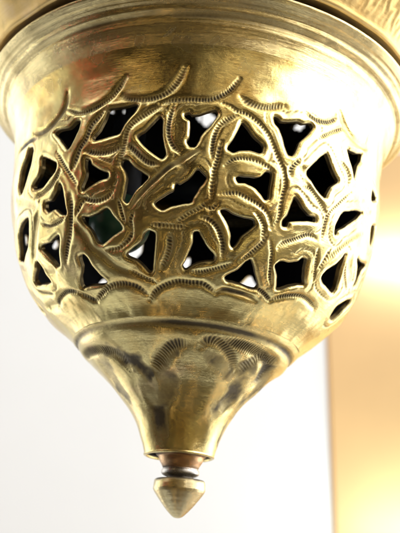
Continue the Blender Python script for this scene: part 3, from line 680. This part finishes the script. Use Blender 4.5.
dk = nt.nodes.new('ShaderNodeVectorMath'); dk.operation = 'DOT_PRODUCT'; L(tc.outputs['Generated'], dk.inputs[0])
a_, e_ = math.radians(-22), math.radians(2)
dk.inputs[1].default_value = (math.sin(a_)*math.cos(e_), -math.cos(a_)*math.cos(e_), math.sin(e_))
dm = N(nt, 'ShaderNodeMapRange'); dm.interpolation_type = 'SMOOTHSTEP'; L(dk.outputs['Value'], dm.inputs[0])
dm.inputs[1].default_value = .62; dm.inputs[2].default_value = .97; dm.inputs[3].default_value = 1.0; dm.inputs[4].default_value = .16
dark = mixc(nt, 1.0, shop, dm.outputs[0], 'MULTIPLY')  # darkened region added for brown reflections in the middle of the bowl
lf = N(nt, 'ShaderNodeMapRange'); L(sx.outputs['X'], lf.inputs[0]); lf.inputs[1].default_value = -.9; lf.inputs[2].default_value = .1; lf.inputs[3].default_value = .48; lf.inputs[4].default_value = 1.1
L(mixc(nt, 1.0, mixc(nt, back.outputs[0], dark, lf.outputs[0]), low.outputs[0], 'MULTIPLY'), bg.inputs['Color']); bg.inputs['Strength'].default_value = .78

def area(name, az, el, dist, size, power, color, target=(0,0,ZB), sy_=None):
    a, e = math.radians(az), math.radians(el)
    t_ = Vector(target); p = t_ + dist*Vector((math.sin(a)*math.cos(e), -math.cos(a)*math.cos(e), math.sin(e)))
    l = bpy.data.lights.new(name, 'AREA'); l.shape = 'RECTANGLE'; l.size = size; l.size_y = sy_ or size
    l.energy = power; l.color = color
    o = bpy.data.objects.new(name, l); C.objects.link(o); o.location = p
    o.rotation_euler = (t_-p).to_track_quat('-Z', 'Y').to_euler(); return o
area('right_glare_light', 66, 22, 1.0, .8, 12, (1, .985, .95), sy_=.7)  # large unseen source for the glare on the right
area('right_edge_fill', 114, 4, .75, .55, 5.5, (1, .99, .97), sy_=.9)  # added out of view to whiten the right side
area('left_edge_fill', -126, 2, .75, .4, 2.0, (.97, .985, 1), sy_=.9)  # added out of view to brighten the left edge
area('left_side_fill', -100, 6, 1.2, .3, .9, (.95, .98, 1), sy_=.9)  # weak light added for the reflections on the left
area('ceiling_light', 20, 62, 1.3, .5, 5, (1, .9, .72))
w = area('wall_wash', 0, 0, 1, 3.2, 31, (.885, .945, 1), sy_=.8)  # added lamp that brightens the wall
w.location = (0, -.35, 3.1); w.rotation_euler = (Vector((0, YW, 1.5))-w.location).to_track_quat('-Z', 'Y').to_euler()
w2 = area('floor_wash', 0, 0, 1, 3.0, 7, (.92, .96, 1), target=(0, YW, 1.2), sy_=.4)  # added lamp that evens out the lower wall
w2.location = (0, .45, .35); w2.rotation_euler = (Vector((0, YW, 1.2))-w2.location).to_track_quat('-Z', 'Y').to_euler()
def spot(name, az, el, dist, rad, power, color):
    a, e = math.radians(az), math.radians(el)
    l = bpy.data.lights.new(name, 'POINT'); l.energy = power; l.color = color; l.shadow_soft_size = rad
    o = bpy.data.objects.new(name, l); C.objects.link(o)
    o.location = Vector((0,0,ZB)) + dist*Vector((math.sin(a)*math.cos(e), -math.cos(a)*math.cos(e), math.sin(e)))
LAMPS = [(-70, -2, .32, .010, (1,.05,.10)), (-67, 17, .26, .010, (1,.06,.10)), (-60, 30, .3, .016, (1,.10,.10)),
         (-105, 0, .4, .014, (.95,1,.8)), (-97, 9, .5, .014, (1,1,.85)), (-84, 1, .35, .014, (.95,1,.8)), (-86, 13, .4, .014, (1,1,.85)), (-104, 16, .4, .014, (1,.98,.85)),
         (-35, 23, .7, .06, (1,.66,.28)), (56, 3, .8, .03, (1,.60,.22)), (17, 14, .5, .03, (1,.72,.34)), (-22, -29, .4, .02, (1,.75,.4)),
         (-40, -67, .6, .04, (1,.70,.35)), (92, -49, .8, .03, (1,.60,.22)), (107, -43, .8, .025, (1,.70,.40)), (40, -30, .8, .08, (1,.85,.45)), (12, -48, .5, .05, (1,.66,.28))]
for az, el, pw, rad, colr in LAMPS:  # unseen point lamps, set to reflect as glints and streaks in the brass
    spot('glint_lamp', az, el, 1.1, rad, pw, colr)

sc = bpy.context.scene
sc.view_settings.view_transform = 'Standard'; sc.view_settings.look = 'None'; sc.view_settings.gamma = 1; sc.view_settings.exposure = 0
